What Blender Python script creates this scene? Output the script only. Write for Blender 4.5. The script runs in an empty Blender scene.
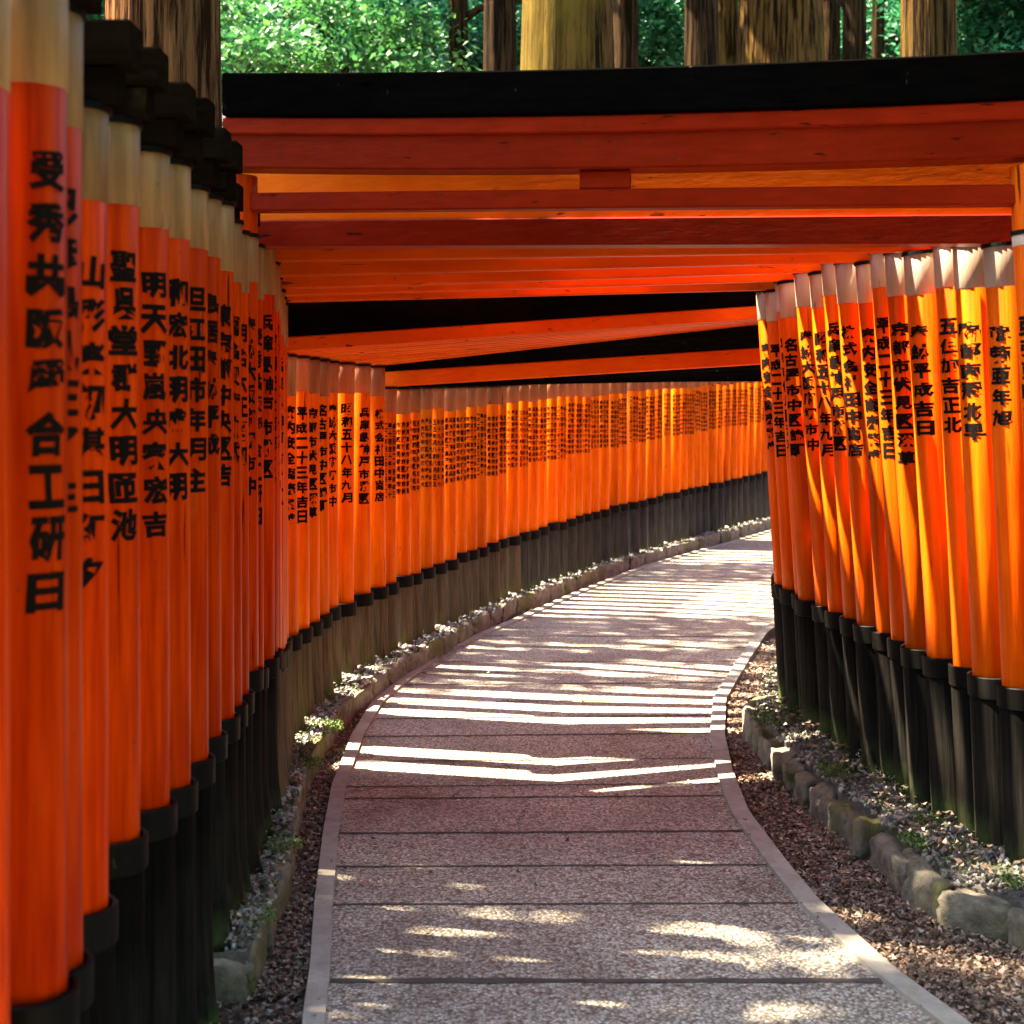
import bpy, bmesh, math, random
import mathutils.noise as noise_mod
from mathutils import Vector, Matrix, Euler
random.seed(7)
PI = math.pi
SC = bpy.context.scene
COL = SC.collection
F = 1400.0      # focal length in pixels at 1024 wide
HC = 1.7        # eye height
HY = 405.0      # horizon row

# ------------------------------------------------------------------ helpers
def interp(tab, v):
    if v <= tab[0][0]:
        a, b = tab[0], tab[1]
    elif v >= tab[-1][0]:
        a, b = tab[-2], tab[-1]
    else:
        for a, b in zip(tab, tab[1:]):
            if a[0] <= v <= b[0]:
                break
    t = (v - a[0]) / (b[0] - a[0])
    return a[1] + (b[1] - a[1]) * t

def clampi(tab, v):
    v = min(max(v, tab[0][0]), tab[-1][0])
    return interp(tab, v)

class MB:
    def __init__(s):
        s.v = []; s.f = []; s.m = []
    def add(s, vs, fs, mi=0):
        n = len(s.v)
        s.v += [tuple(p) for p in vs]
        s.f += [tuple(i + n for i in f) for f in fs]
        s.m += [mi] * len(fs)
    def mesh(s, name, mats, smooth=False):
        me = bpy.data.meshes.new(name)
        me.from_pydata(s.v, [], s.f)
        for m in (mats if isinstance(mats, (list, tuple)) else [mats]):
            me.materials.append(m)
        if any(s.m):
            me.polygons.foreach_set('material_index', s.m)
        if smooth:
            me.polygons.foreach_set('use_smooth', [True] * len(s.f))
        me.update()
        return me

def link(name, me, parent=None, loc=(0, 0, 0), rot=(0, 0, 0)):
    o = bpy.data.objects.new(name, me)
    COL.objects.link(o)
    if parent:
        o.parent = parent
    o.location = loc
    o.rotation_euler = rot
    return o

def tag(o, label=None, cat=None, group=None, kind=None):
    if label: o['label'] = label
    if cat: o['category'] = cat
    if group: o['group'] = group
    if kind: o['kind'] = kind
    return o

def lathe(mb, prof, seg=24, cx=0, cy=0, closed=True, mi=0, wob=None):
    """prof: list of (radius, z)"""
    n0 = len(mb.v)
    vs = []
    for (r, z) in prof:
        for i in range(seg):
            a = 2 * PI * i / seg
            rr = r * (wob(a, z) if wob else 1)
            vs.append((cx + rr * math.cos(a), cy + rr * math.sin(a), z))
    fs = []
    for j in range(len(prof) - 1):
        for i in range(seg):
            k = (i + 1) % seg
            fs.append((j * seg + i, j * seg + k, (j + 1) * seg + k, (j + 1) * seg + i))
    if closed:
        fs.append(tuple(reversed(range(seg))))
        fs.append(tuple((len(prof) - 1) * seg + i for i in range(seg)))
    mb.add(vs, fs, mi)

# ------------------------------------------------------------------ materials
def newmat(name):
    m = bpy.data.materials.new(name)
    m.use_nodes = True
    nt = m.node_tree
    b = nt.nodes['Principled BSDF']
    return m, nt, b

def N(nt, t, **kw):
    n = nt.nodes.new(t)
    for k, v in kw.items():
        if k == 'inp':
            for kk, vv in v.items():
                n.inputs[kk].default_value = vv
        else:
            setattr(n, k, v)
    return n

def noise(nt, scale, sc3=(1, 1, 1), detail=4, rough=.6, coord='Object', loc_rand=True):
    tc = N(nt, 'ShaderNodeTexCoord')
    mp = N(nt, 'ShaderNodeMapping', inp={'Scale': sc3})
    if loc_rand:
        oi = N(nt, 'ShaderNodeObjectInfo')
        mul = N(nt, 'ShaderNodeMath', operation='MULTIPLY', inp={1: 37.0})
        nt.links.new(oi.outputs['Random'], mul.inputs[0])
        cb = N(nt, 'ShaderNodeCombineXYZ')
        for q in 'XYZ':
            nt.links.new(mul.outputs[0], cb.inputs[q])
        nt.links.new(cb.outputs[0], mp.inputs['Location'])
    no = N(nt, 'ShaderNodeTexNoise', inp={'Scale': scale, 'Detail': detail, 'Roughness': rough})
    nt.links.new(tc.outputs[coord], mp.inputs['Vector'])
    nt.links.new(mp.outputs[0], no.inputs['Vector'])
    return no

def ramp(nt, src, stops):
    r = N(nt, 'ShaderNodeValToRGB')
    el = r.color_ramp.elements
    while len(el) < len(stops):
        el.new(.5)
    for e, (p, c) in zip(el, stops):
        e.position = p
        e.color = (c[0], c[1], c[2], 1) if len(c) == 3 else c
    nt.links.new(src, r.inputs[0])
    return r

def mixc(nt, fac, a, b, mode='MIX'):
    m = N(nt, 'ShaderNodeMix', data_type='RGBA', blend_type=mode)
    for sock, val in ((m.inputs[0], fac), (m.inputs[6], a), (m.inputs[7], b)):
        if hasattr(val, 'is_output'):
            nt.links.new(val, sock)
        elif isinstance(val, (int, float)):
            sock.default_value = val
        else:
            sock.default_value = (*val, 1)
    return m.outputs[2]

def bump(nt, b, src, strength, dist=.01):
    bp = N(nt, 'ShaderNodeBump', inp={'Strength': strength, 'Distance': dist})
    nt.links.new(src, bp.inputs['Height'])
    nt.links.new(bp.outputs[0], b.inputs['Normal'])

def paint(name, c1, c2, c3, rough=.38, grain=(14, 14, .7), randamt=.25, spec=.2, tint=None):
    """lacquered timber: vertical streaks, worn spots, per-object tint"""
    m, nt, b = newmat(name)
    n1 = noise(nt, 3, grain, 5)
    n2 = noise(nt, 2.2, (1, 1, .5), 6, .7)
    r1 = ramp(nt, n1.outputs['Fac'], [(.3, c1), (.7, c2)])
    r2 = ramp(nt, n2.outputs['Fac'], [(.62, (0, 0, 0)), (.72, (1, 1, 1))])
    col = mixc(nt, r2.outputs[0], r1.outputs[0], c3)
    n3 = noise(nt, 9, (grain[0] * .35, grain[1] * .35, grain[2] * .35), 3, .5)
    rk = ramp(nt, n3.outputs['Fac'], [(.27, (1, 1, 1)), (.32, (0, 0, 0))])
    col = mixc(nt, rk.outputs[0], col, (c1[0] * .25, c1[1] * .3, c1[2] * .6))
    n4 = noise(nt, 26, (1, 1, .6), 3, .6)
    rq = ramp(nt, n4.outputs['Fac'], [(.70, (0, 0, 0)), (.74, (1, 1, 1))])
    col = mixc(nt, rq.outputs[0], col, (c1[0] * .45 + .03, c1[1] * .8 + .03, c1[2] + .02))
    n5 = noise(nt, 1.1, (1, 1, .8), 4, .6)
    rs = ramp(nt, n5.outputs['Fac'], [(.35, (.78, .68, .6)), (.6, (1, 1, 1))])
    col = mixc(nt, 1.0, col, rs.outputs[0], 'MULTIPLY')
    oi = N(nt, 'ShaderNodeObjectInfo')
    hs = N(nt, 'ShaderNodeHueSaturation')
    mr = N(nt, 'ShaderNodeMapRange', inp={'To Min': 1 - randamt, 'To Max': 1 + randamt * .35})
    nt.links.new(oi.outputs['Random'], mr.inputs['Value'])
    nt.links.new(mr.outputs[0], hs.inputs['Value'])
    nt.links.new(col, hs.inputs['Color'])
    nt.links.new(hs.outputs[0], b.inputs['Base Color'])
    mr2 = N(nt, 'ShaderNodeMapRange', inp={'To Min': rough - .08, 'To Max': rough + .2})
    nt.links.new(n2.outputs['Fac'], mr2.inputs['Value'])
    nt.links.new(mr2.outputs[0], b.inputs['Roughness'])
    bump(nt, b, n1.outputs['Fac'], .5, .005)
    b.inputs['Specular IOR Level'].default_value = spec
    if tint: b.inputs['Specular Tint'].default_value = (*tint, 1)
    return m

M = {}
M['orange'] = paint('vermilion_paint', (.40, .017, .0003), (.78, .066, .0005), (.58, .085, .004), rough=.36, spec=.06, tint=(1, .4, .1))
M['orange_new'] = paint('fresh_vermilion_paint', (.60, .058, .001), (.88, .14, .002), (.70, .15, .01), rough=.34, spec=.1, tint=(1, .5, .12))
M['orange_gold'] = paint('glow_vermilion_paint', (.68, .085, .001), (.92, .18, .002), (.74, .19, .01), rough=.34, spec=.1, tint=(1, .5, .12))  # glow of the far wall put into the colour, yellower than the other posts
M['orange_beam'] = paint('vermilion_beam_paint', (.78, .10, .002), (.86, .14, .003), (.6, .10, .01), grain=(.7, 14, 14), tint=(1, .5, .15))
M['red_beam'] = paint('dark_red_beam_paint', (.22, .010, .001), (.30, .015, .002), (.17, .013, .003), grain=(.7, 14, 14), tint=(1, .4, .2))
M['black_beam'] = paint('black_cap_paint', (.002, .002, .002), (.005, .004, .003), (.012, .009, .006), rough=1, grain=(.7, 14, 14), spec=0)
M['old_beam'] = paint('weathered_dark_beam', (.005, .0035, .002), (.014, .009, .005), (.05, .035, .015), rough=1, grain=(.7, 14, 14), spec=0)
M['bright_beam'] = paint('lit_beam_paint', (.90, .13, .002), (.97, .165, .003), (.85, .12, .004), grain=(.7, 14, 14), tint=(1, .5, .15))  # same paint as other beams, lightened to stand in for light on the panel
M['collar'] = paint('pale_wood_collar', (.20, .11, .035), (.42, .25, .095), (.26, .155, .06), rough=.5, grain=(10, 10, 1))
M['collar_lit'] = paint('lit_collar', (.42, .30, .22), (.56, .44, .36), (.5, .4, .3), rough=.5, grain=(8, 8, 1))  # lit copy of the beige collar, light painted into the colour
M['collar_brown'] = paint('shaded_collar', (.30, .10, .035), (.45, .17, .05), (.2, .08, .04), rough=.55, grain=(8, 8, 1))  # beige collar in shadow, the shade painted into the colour
M['cap'] = paint('blackened_metal', (.002, .002, .0015), (.006, .005, .004), (.012, .011, .01), rough=.5, spec=.08)

def basemat(name, top, low, foot):
    m, nt, b = newmat(name)
    n1 = noise(nt, 4, (22, 22, .8), 5)
    n2 = noise(nt, 3, (3, 3, 2), 5)
    tc = N(nt, 'ShaderNodeTexCoord')
    sx = N(nt, 'ShaderNodeSeparateXYZ')
    nt.links.new(tc.outputs['Object'], sx.inputs[0])
    ad = N(nt, 'ShaderNodeMath', operation='MULTIPLY_ADD', inp={1: .45, 2: 0.0})
    nt.links.new(n2.outputs['Fac'], ad.inputs[0])
    sub = N(nt, 'ShaderNodeMath', operation='SUBTRACT')
    nt.links.new(sx.outputs['Z'], sub.inputs[0]); nt.links.new(ad.outputs[0], sub.inputs[1])
    rz = ramp(nt, sub.outputs[0], [(0.0, (0, 0, 0)), (.35, (1, 1, 1))])
    rlow = ramp(nt, n1.outputs['Fac'], [(.3, low[0]), (.7, low[1])])
    rtop = ramp(nt, n1.outputs['Fac'], [(.35, top[0]), (.75, top[1])])
    col = mixc(nt, rz.outputs[0], rlow.outputs[0], rtop.outputs[0])
    lt = ramp(nt, sx.outputs['Z'], [(.02, (1, 1, 1)), (.12, (0, 0, 0))])
    ml = N(nt, 'ShaderNodeMath', operation='MULTIPLY')
    rn = ramp(nt, n2.outputs['Fac'], [(.42, (0, 0, 0)), (.6, (1, 1, 1))])
    nt.links.new(lt.outputs[0], ml.inputs[0]); nt.links.new(rn.outputs[0], ml.inputs[1])
    col = mixc(nt, ml.outputs[0], col, foot)
    nt.links.new(col, b.inputs['Base Color'])
    b.inputs['Roughness'].default_value = .8; b.inputs['Specular IOR Level'].default_value = .05
    bump(nt, b, n1.outputs['Fac'], .5, .006)
    return m
M['base_black'] = basemat('blackened_base_wood', ((.0012, .001, .001), (.006, .005, .004)), ((.004, .004, .003), (.022, .019, .014)), (.05, .07, .02))
M['base_brown'] = basemat('weathered_base_wood', ((.03, .021, .012), (.12, .088, .052)), ((.05, .038, .02), (.15, .12, .07)), (.09, .11, .03))
M['base_grey'] = basemat('grey_base_wood', ((.008, .008, .008), (.04, .038, .034)), ((.02, .02, .017), (.08, .075, .06)), (.06, .08, .03))
m, nt, b = newmat('ink')
b.inputs['Base Color'].default_value = (.006, .004, .003, 1); b.inputs['Roughness'].default_value = .8; b.inputs['Specular IOR Level'].default_value = .05
M['ink'] = m

def stonemat(name, c1, c2, moss=None, scale=8, bs=.6):
    m, nt, b = newmat(name)
    n1 = noise(nt, scale, (1, 1, 1), 8, .7)
    n2 = noise(nt, 2.5, (1, 1, 1), 5)
    c = ramp(nt, n1.outputs['Fac'], [(.3, c1), (.7, c2)]).outputs[0]
    if moss:
        r = ramp(nt, n2.outputs['Fac'], [(.52, (0, 0, 0)), (.64, (1, 1, 1))])
        c = mixc(nt, r.outputs[0], c, moss)
    nt.links.new(c, b.inputs['Base Color'])
    b.inputs['Roughness'].default_value = .85
    bump(nt, b, n1.outputs['Fac'], bs, .02)
    return m
M['stone'] = stonemat('mossy_kerb_stone', (.05, .042, .028), (.26, .22, .15), (.09, .09, .02), 14, 1.0)
M['strip'] = stonemat('stone_edging', (.23, .205, .16), (.38, .34, .27), None, 14, .3)
M['soil'] = stonemat('forest_soil', (.035, .022, .014), (.10, .065, .045), (.05, .045, .025), 9, .8)
M['bed'] = stonemat('gravel_soil', (.05, .042, .032), (.17, .15, .12), (.06, .075, .025), 20, .9)
M['hill'] = stonemat('hill_ground', (.015, .03, .012), (.04, .07, .025), (.03, .05, .015), 1, .8)
M['joint'] = stonemat('path_joint_timber', (.035, .028, .022), (.09, .07, .055), None, 12, .6)

# pebbled concrete
m, nt, b = newmat('pebbled_path')
v = N(nt, 'ShaderNodeTexVoronoi', inp={'Scale': 95.0}); tc = N(nt, 'ShaderNodeTexCoord')
nt.links.new(tc.outputs['Object'], v.inputs['Vector'])
hv = N(nt, 'ShaderNodeSeparateXYZ'); nt.links.new(v.outputs['Color'], hv.inputs[0])
rc = ramp(nt, hv.outputs['X'], [(0, (.22, .195, .14)), (.35, (.42, .385, .30)), (.75, (.54, .50, .41)), (1, (.74, .71, .62))])
n2 = noise(nt, 1.3, (1, 1, 1), 6, .65, loc_rand=False)
r2 = ramp(nt, n2.outputs['Fac'], [(.28, (.50, .45, .42)), (.5, (.9, .88, .86)), (.72, (1.12, 1.1, 1.06))])
c = mixc(nt, 1.0, rc.outputs[0], r2.outputs[0], 'MULTIPLY')
rd = ramp(nt, v.outputs['Distance'], [(.35, (1, 1, 1)), (.75, (.35, .32, .3))])
c = mixc(nt, 1.0, c, rd.outputs[0], 'MULTIPLY')
nt.links.new(c, b.inputs['Base Color'])
rr = N(nt, 'ShaderNodeMapRange', inp={'To Min': .38, 'To Max': .75}); nt.links.new(hv.outputs['Y'], rr.inputs['Value'])
nt.links.new(rr.outputs[0], b.inputs['Roughness'])
inv = N(nt, 'ShaderNodeMath', operation='SUBTRACT', inp={0: 1.0}); nt.links.new(v.outputs['Distance'], inv.inputs[1])
n3 = noise(nt, 22, (1, 1, 1), 4, .6, loc_rand=False)
ad = N(nt, 'ShaderNodeMath', operation='ADD'); nt.links.new(inv.outputs[0], ad.inputs[0]); nt.links.new(n3.outputs['Fac'], ad.inputs[1])
bump(nt, b, ad.outputs[0], .9, .008)
M['path'] = m

def bark(name, c1, c2, moss=None):
    m, nt, b = newmat(name)
    n1 = noise(nt, 3.2, (6, 6, .3), 7, .7)
    r = ramp(nt, n1.outputs['Fac'], [(.44, c1), (.56, c2)])
    c = r.outputs[0]
    if moss:
        n2 = noise(nt, .8, (1, 1, .5), 4)
        rr = ramp(nt, n2.outputs['Fac'], [(.45, (0, 0, 0)), (.65, (1, 1, 1))])
        c = mixc(nt, rr.outputs[0], c, moss)
    nt.links.new(c, b.inputs['Base Color'])
    b.inputs['Roughness'].default_value = 1; b.inputs['Specular IOR Level'].default_value = .05
    bump(nt, b, n1.outputs['Fac'], 1.0, .09)
    return m
M['bark_red'] = bark('reddish_cedar_bark', (.035, .012, .003), (.30, .125, .038))
M['bark_gold'] = bark('mossy_cedar_bark', (.010, .005, .001), (.115, .058, .014), (.13, .085, .012))
M['bark_dark'] = bark('dark_cedar_bark', (.006, .003, .001), (.05, .027, .010))

def leafmat(name, stops, trans=.35, rough=.45):
    m, nt, b = newmat(name)
    g = N(nt, 'ShaderNodeNewGeometry')
    r = ramp(nt, g.outputs['Random Per Island'], stops)
    nt.links.new(r.outputs[0], b.inputs['Base Color'])
    b.inputs['Roughness'].default_value = rough
    if trans:
        t = N(nt, 'ShaderNodeBsdfTranslucent')
        nt.links.new(r.outputs[0], t.inputs['Color'])
        ms = N(nt, 'ShaderNodeMixShader', inp={0: trans})
        nt.links.new(b.outputs[0], ms.inputs[1]); nt.links.new(t.outputs[0], ms.inputs[2])
        nt.links.new(ms.outputs[0], nt.nodes['Material Output'].inputs['Surface'])
    return m
M['leaf'] = leafmat('maple_foliage', [(0, (.003, .03, .010)), (.4, (.014, .11, .036)), (.8, (.05, .25, .085)), (1, (.13, .36, .13))])
M['leaf_yellow'] = leafmat('yellow_green_foliage', [(0, (.01, .06, .015)), (.5, (.04, .17, .04)), (1, (.12, .30, .06))])
M['needle'] = leafmat('cedar_foliage', [(0, (.008, .03, .01)), (.6, (.02, .07, .025)), (1, (.05, .12, .04))], .15)
M['litter'] = leafmat('dry_leaves', [(0, (.035, .022, .013)), (.35, (.11, .065, .035)), (.65, (.22, .14, .085)), (.85, (.34, .22, .15)), (1, (.48, .36, .28))], .1, .6)
M['pebble'] = leafmat('grey_pebbles', [(0, (.05, .043, .035)), (.4, (.15, .13, .10)), (.75, (.27, .24, .20)), (1, (.46, .42, .36))], 0, .55)
M['ivy'] = leafmat('ground_cover_leaves', [(0, (.025, .04, .012)), (.5, (.08, .09, .04)), (.8, (.16, .155, .09)), (1, (.30, .28, .2))], .15, .4)
M['moss'] = leafmat('moss_tufts', [(0, (.04, .08, .01)), (1, (.14, .24, .03))], .3)

SHADE = [(2.2, 4.2, .5), (4.75, 6.0, .5), (8.6, 8.9, .3), (9.5, 9.7, .5), (10.2, 11.1, .35), (13.6, 15.0, .3)]
# ------------------------------------------------------------------ plan curves (depth -> X)
PATH_L = [(-2, -.30), (3, -.44), (3.9, -.55), (4.2, -.575), (4.76, -.64), (5.55, -.717), (6.23, -.77), (7.17, -.79), (8.0, -.767), (9.0, -.60), (9.67, -.47), (11.1, .055), (12.5, .545), (14.8, 1.43), (17.4, 2.77), (19.35, 3.72), (24, 6.2), (26, 7.4)]
PATH_R = [(-2, 1.8), (3, 1.40), (3.85, 1.20), (4.21, 1.10), (4.77, 1.005), (5.16, .973), (5.83, .94), (6.47, .975), (7.21, 1.05), (8.07, 1.19), (9.19, 1.50), (10.4, 1.85), (11, 2.10), (13, 2.9), (16, 4.3), (20, 6.4), (24, 8.7), (26, 9.9)]
KERB_L = [(-2, -.70), (3.9, -.74), (4.2, -.76), (4.89, -.78), (5.42, -.844), (6.19, -.906), (6.67, -.92), (7.44, -.90), (7.9, -.84), (8.68, -.69), (11.4, .0), (14, .99), (17, 2.42), (20.1, 3.9), (24, 6.0), (26, 7.2)]
KERB_R = [(-2, 2.1), (3.5, 1.85), (4.45, 1.62), (4.65, 1.42), (5.09, 1.37), (5.73, 1.30), (6.6, 1.22), (7.2, 1.22), (8.0, 1.40), (9, 1.72), (11, 2.35), (13, 3.15), (16, 4.55), (20, 6.7), (26, 10.2)]
ROW_L = [(4.8, -.975), (5.0, -.98), (5.6, -1.005), (6.5, -1.11), (7.2, -1.09), (8.1, -1.05), (9.2, -.775), (11.46, -.14), (14, .82), (17, 2.2), (20.1, 3.7), (24, 5.8), (26, 7.0)]

# ------------------------------------------------------------------ ground
def band(name, fl, fr, z, mat, y0, y1, dy=.12, nx=6, parent=None, zf=None, thick=0):
    mb = MB(); vs = []; ny = int((y1 - y0) / dy) + 1
    for j in range(ny + 1):
        y = y0 + (y1 - y0) * j / ny
        a, c = fl(y), fr(y)
        for i in range(nx + 1):
            x = a + (c - a) * i / nx
            vs.append((x, y, z + (zf(x, y, i, j) if zf else 0)))
    fs = [(j * (nx + 1) + i, j * (nx + 1) + i + 1, (j + 1) * (nx + 1) + i + 1, (j + 1) * (nx + 1) + i) for j in range(ny) for i in range(nx)]
    mb.add(vs, fs)
    if thick:
        for side in (0, nx):
            n = len(mb.v); vv = []
            for j in range(ny + 1):
                p = vs[j * (nx + 1) + side]
                vv += [p, (p[0], p[1], p[2] - thick)]
            mb.add(vv, [(2 * j, 2 * j + 2, 2 * j + 3, 2 * j + 1) if side == 0 else (2 * j, 2 * j + 1, 2 * j + 3, 2 * j + 2) for j in range(ny)])
        p0 = vs[0]; p1 = vs[nx]
        mb.add([p0, p1, (p1[0], p1[1], p1[2] - thick), (p0[0], p0[1], p0[2] - thick)], [(0, 3, 2, 1)])
    return link(name, mb.mesh(name, mat), parent)

mb = MB()
G = 60
def gz(x, y):
    base = -.03
    if y > 27:
        base += (y - 27) * .42 if y < 90 else 63 * .42
    if x < -9:
        base += (-9 - x) * .12 if x > -60 else 51 * .12
    return base + .0
xs = [-400, -150, -60, -30, -20, -14, -9, -6, -3, -1.5, 0, 1.5, 3, 6, 9, 14, 20, 30, 60, 150, 400]
ys = [-400, -100, -30, -10, 0, 5, 10, 15, 20, 24, 27, 30, 34, 40, 50, 65, 90, 150, 400]
vs = [(x, y, gz(x, y)) for y in ys for x in xs]
nx = len(xs)
mb.add(vs, [(j * nx + i, j * nx + i + 1, (j + 1) * nx + i + 1, (j + 1) * nx + i) for j in range(len(ys) - 1) for i in range(nx - 1)])
tag(link('ground', mb.mesh('ground', M['soil'])), kind='structure')

tag(band('path', lambda y: interp(PATH_L, y) + .03, lambda y: interp(PATH_R, y) - .03, 0, M['path'], -2, 25, .15, 6, thick=.04), kind='structure')
EW_L, EW_R = .062, .075
tag(band('path_edging', lambda y: interp(PATH_L, y) - EW_L + .03, lambda y: interp(PATH_L, y) + .03, .014, M['strip'], -2, 25, .1, 1, thick=.05), kind='structure')
tag(band('path_edging', lambda y: interp(PATH_R, y) - .03, lambda y: interp(PATH_R, y) + EW_R - .03, .014, M['strip'], -2, 25, .1, 1, thick=.05), kind='structure')
# timber joints across the path
jy = [3.3, 3.72, 4.13, 4.76, 5.15, 5.55, 6.04, 6.23, 6.67, 7.17, 7.58, 7.99, 8.5, 8.9, 9.26, 9.83, 10.3, 10.7, 11.2, 11.7, 12.2, 12.8, 13.3, 13.9, 14.5, 15.1, 15.8, 16.4, 17.1, 17.8, 18.5, 19.2, 20]
mb = MB()
for k, y in enumerate(jy):
    w = .034 if k == 2 else random.choice([.014, .018, .022])
    sl = interp([(3, -.02), (5, .02), (8, .10), (12, -.15), (20, -.5)], y)
    a = interp(PATH_L, y) + .032; c = interp(PATH_R, y) - .032
    n = 24; vv = []
    for i in range(n + 1):
        t = i / n; x = a + (c - a) * t
        yy = y + sl * (t) + random.uniform(-.003, .003)
        ww = w * random.uniform(.7, 1.2)
        vv += [(x, yy - ww / 2, .0025), (x, yy + ww / 2, .0025)]
    mb.add(vv, [(2 * i, 2 * i + 2, 2 * i + 3, 2 * i + 1) for i in range(n)])
tag(link('path_joints', mb.mesh('path_joints', M['joint'])), kind='structure')

def bedz(x, y, i, j):
    return .012 * math.sin(x * 9 + y * 5) + .010 * math.sin(x * 23 - y * 17)
def bedl(x, y, i, j):
    return bedz(x, y, i, j)
BZ = .10
tag(band('gravel_bed', lambda y: interp(ROW_L, y) - 1.0, lambda y: interp(KERB_L, y) - .02, BZ, M['bed'], 4.05, 25, .12, 12, zf=bedl, thick=.14), kind='structure')
RZ = [(3.0, .13), (4.6, .15), (7.3, .20), (9, .2)]
tag(band('gravel_bed', lambda y: interp(KERB_R, y) + .05, lambda y: interp(KERB_R, y) + 1.6, 0, M['bed'], 2.0, 25, .12, 14, zf=lambda x, y, i, j: min(.13 + .0 * y, .13) + bedz(x, y, i, j) + (clampi(RZ, y) - .13) * min(1, i / 4), thick=.2), kind='structure')

# ------------------------------------------------------------------ loose ground cover (stuff)
def leafquad(mb, x, y, z, s, mi=0, tilt=.5):
    a = random.uniform(0, 2 * PI); l = s; w = s * random.uniform(.45, .8)
    R = Euler((random.uniform(-tilt, tilt), random.uniform(-tilt, tilt), a)).to_matrix()
    cu = s * random.uniform(.05, .3)
    pts = [(-l / 2, 0, cu), (-.1 * l, -w / 2, 0), (l / 2, 0, cu), (-.1 * l, w / 2, 0)]
    mb.add([Vector((x, y, z)) + R @ Vector(p) for p in pts], [(0, 1, 2), (0, 2, 3)], mi)

ICO_V = []; ICO_F = []
def _ico():
    bm = bmesh.new(); bmesh.ops.create_icosphere(bm, subdivisions=1, radius=1)
    for v in bm.verts: ICO_V.append(v.co.copy())
    for f in bm.faces: ICO_F.append(tuple(v.index for v in f.verts))
    bm.free()
_ico()
def pebble(mb, x, y, z, s):
    R = Euler([random.uniform(0, 6) for _ in range(3)]).to_matrix()
    sc = Vector((random.uniform(.6, 1.2), random.uniform(.6, 1.2), random.uniform(.4, .8))) * s
    mb.add([Vector((x, y, z)) + R @ Vector((p.x * sc.x, p.y * sc.y, p.z * sc.z)) for p in ICO_V], ICO_F)

def rndY(y0, y1):
    # denser near the camera
    u = random.random()
    return y0 * (y1 / y0) ** u
mb = MB()
for _ in range(26000):
    y = rndY(3.2, 10)
    x = random.uniform(interp(PATH_R, y) + .06, interp(KERB_R, y) + .06)
    leafquad(mb, x, y, -.03 + random.uniform(.004, .03), random.uniform(.008, .028) * (1 if y < 6 else 1.2))
for _ in range(11000):
    y = rndY(3.2, 12)
    x = random.uniform(interp(KERB_L, y) - (.5 if y < 4.05 else 0), interp(PATH_L, y) - .04)
    leafquad(mb, x, y, -.03 + random.uniform(.004, .03), random.uniform(.008, .026))
for _ in range(1200):
    y = rndY(4.1, 9)
    x = interp(KERB_R, y) + random.uniform(.05, .5)
    leafquad(mb, x, y, clampi(RZ, y) + .02, random.uniform(.015, .04))
for _ in range(170):
    y = rndY(3.4, 10); a, c = interp(PATH_L, y), interp(PATH_R, y)
    u = random.random() ** 2.2 * .5; u = u if random.random() < .5 else 1 - u
    leafquad(mb, a + (c - a) * u, y, .012, random.uniform(.012, .03))
tag(link('leaf_litter', mb.mesh('leaf_litter', M['litter'])), 'layer of dry brown fallen leaves along both edges of the path', 'leaf litter', kind='stuff')
mb = MB()
for _ in range(11000):
    y = rndY(4.1, 22)
    k = interp(KERB_L, y)
    x = random.uniform(max(k - .5, interp(ROW_L, y) - .1), k - .0)
    s = random.uniform(.006, .017) * (1 if y < 8 else 1.5)
    pebble(mb, x, y, BZ + bedz(x, y, 0, 0) + .004, s)
for _ in range(9000):
    y = rndY(3.6, 9)
    k = interp(KERB_R, y)
    u = random.uniform(.03, .85)
    x = k + u
    pebble(mb, x, y, .13 + (clampi(RZ, y) - .13) * min(1, (u - .05) / .44) + bedz(x, y, 0, 0) + .004, random.uniform(.006, .016))
for _ in range(2500):
    y = rndY(3.4, 22)
    if random.random() < .5:
        x = random.uniform(interp(PATH_R, y) + .06, interp(KERB_R, y))
    else:
        x = random.uniform(interp(KERB_L, y), interp(PATH_L, y) - .04)
    pebble(mb, x, y, -.022, random.uniform(.005, .014))
tag(link('gravel', mb.mesh('gravel', M['pebble'])), 'small grey pebbles strewn over the raised beds under the gates', 'gravel', kind='stuff')
mb = MB()
for _ in range(6500):
    y = rndY(3.7, 9)
    if random.random() < .5:
        u = abs(random.gauss(0.2, .2)) + .04
        x = interp(KERB_R, y) + u
        z = .13 + (clampi(RZ, y) - .13) * min(1, u / .44) + .02
    else:
        y = rndY(4.1, 20)
        k = interp(KERB_L, y); x = random.uniform(max(k - .45, interp(ROW_L, y) - .05), k)
        z = BZ + .02
    leafquad(mb, x, y, z + random.uniform(0, .012), random.uniform(.014, .032), 0, .7)
tag(link('ground_cover', mb.mesh('ground_cover', M['ivy'])), 'low pale creeping leaves growing among the gravel of the beds', 'ground cover', kind='stuff')
mb = MB()
for (cx, cy, r, n) in [(-.83, 5.05, .07, 260), (-.80, 4.35, .07, 260), (-.93, 6.9, .10, 320), (-.88, 6.2, .05, 160), (1.42, 4.95, .05, 160), (1.36, 5.9, .07, 260), (1.30, 6.9, .14, 500), (1.55, 5.2, .06, 160), (-.86, 3.86, .05, 150), (1.62, 4.52, .05, 120)]:
    for _ in range(n):
        a = random.uniform(0, 6.28); q = r * math.sqrt(random.random())
        leafquad(mb, cx + q * math.cos(a), cy + q * 1.4 * math.sin(a), (BZ if cx < 0 else .15) + random.uniform(0, .03) - (.12 if cy < 4.05 else 0), random.uniform(.01, .02), 0, 1.3)
tag(link('moss', mb.mesh('moss', M['moss'])), 'bright green moss tufts in small patches on the beds', 'moss', kind='stuff')

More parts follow.
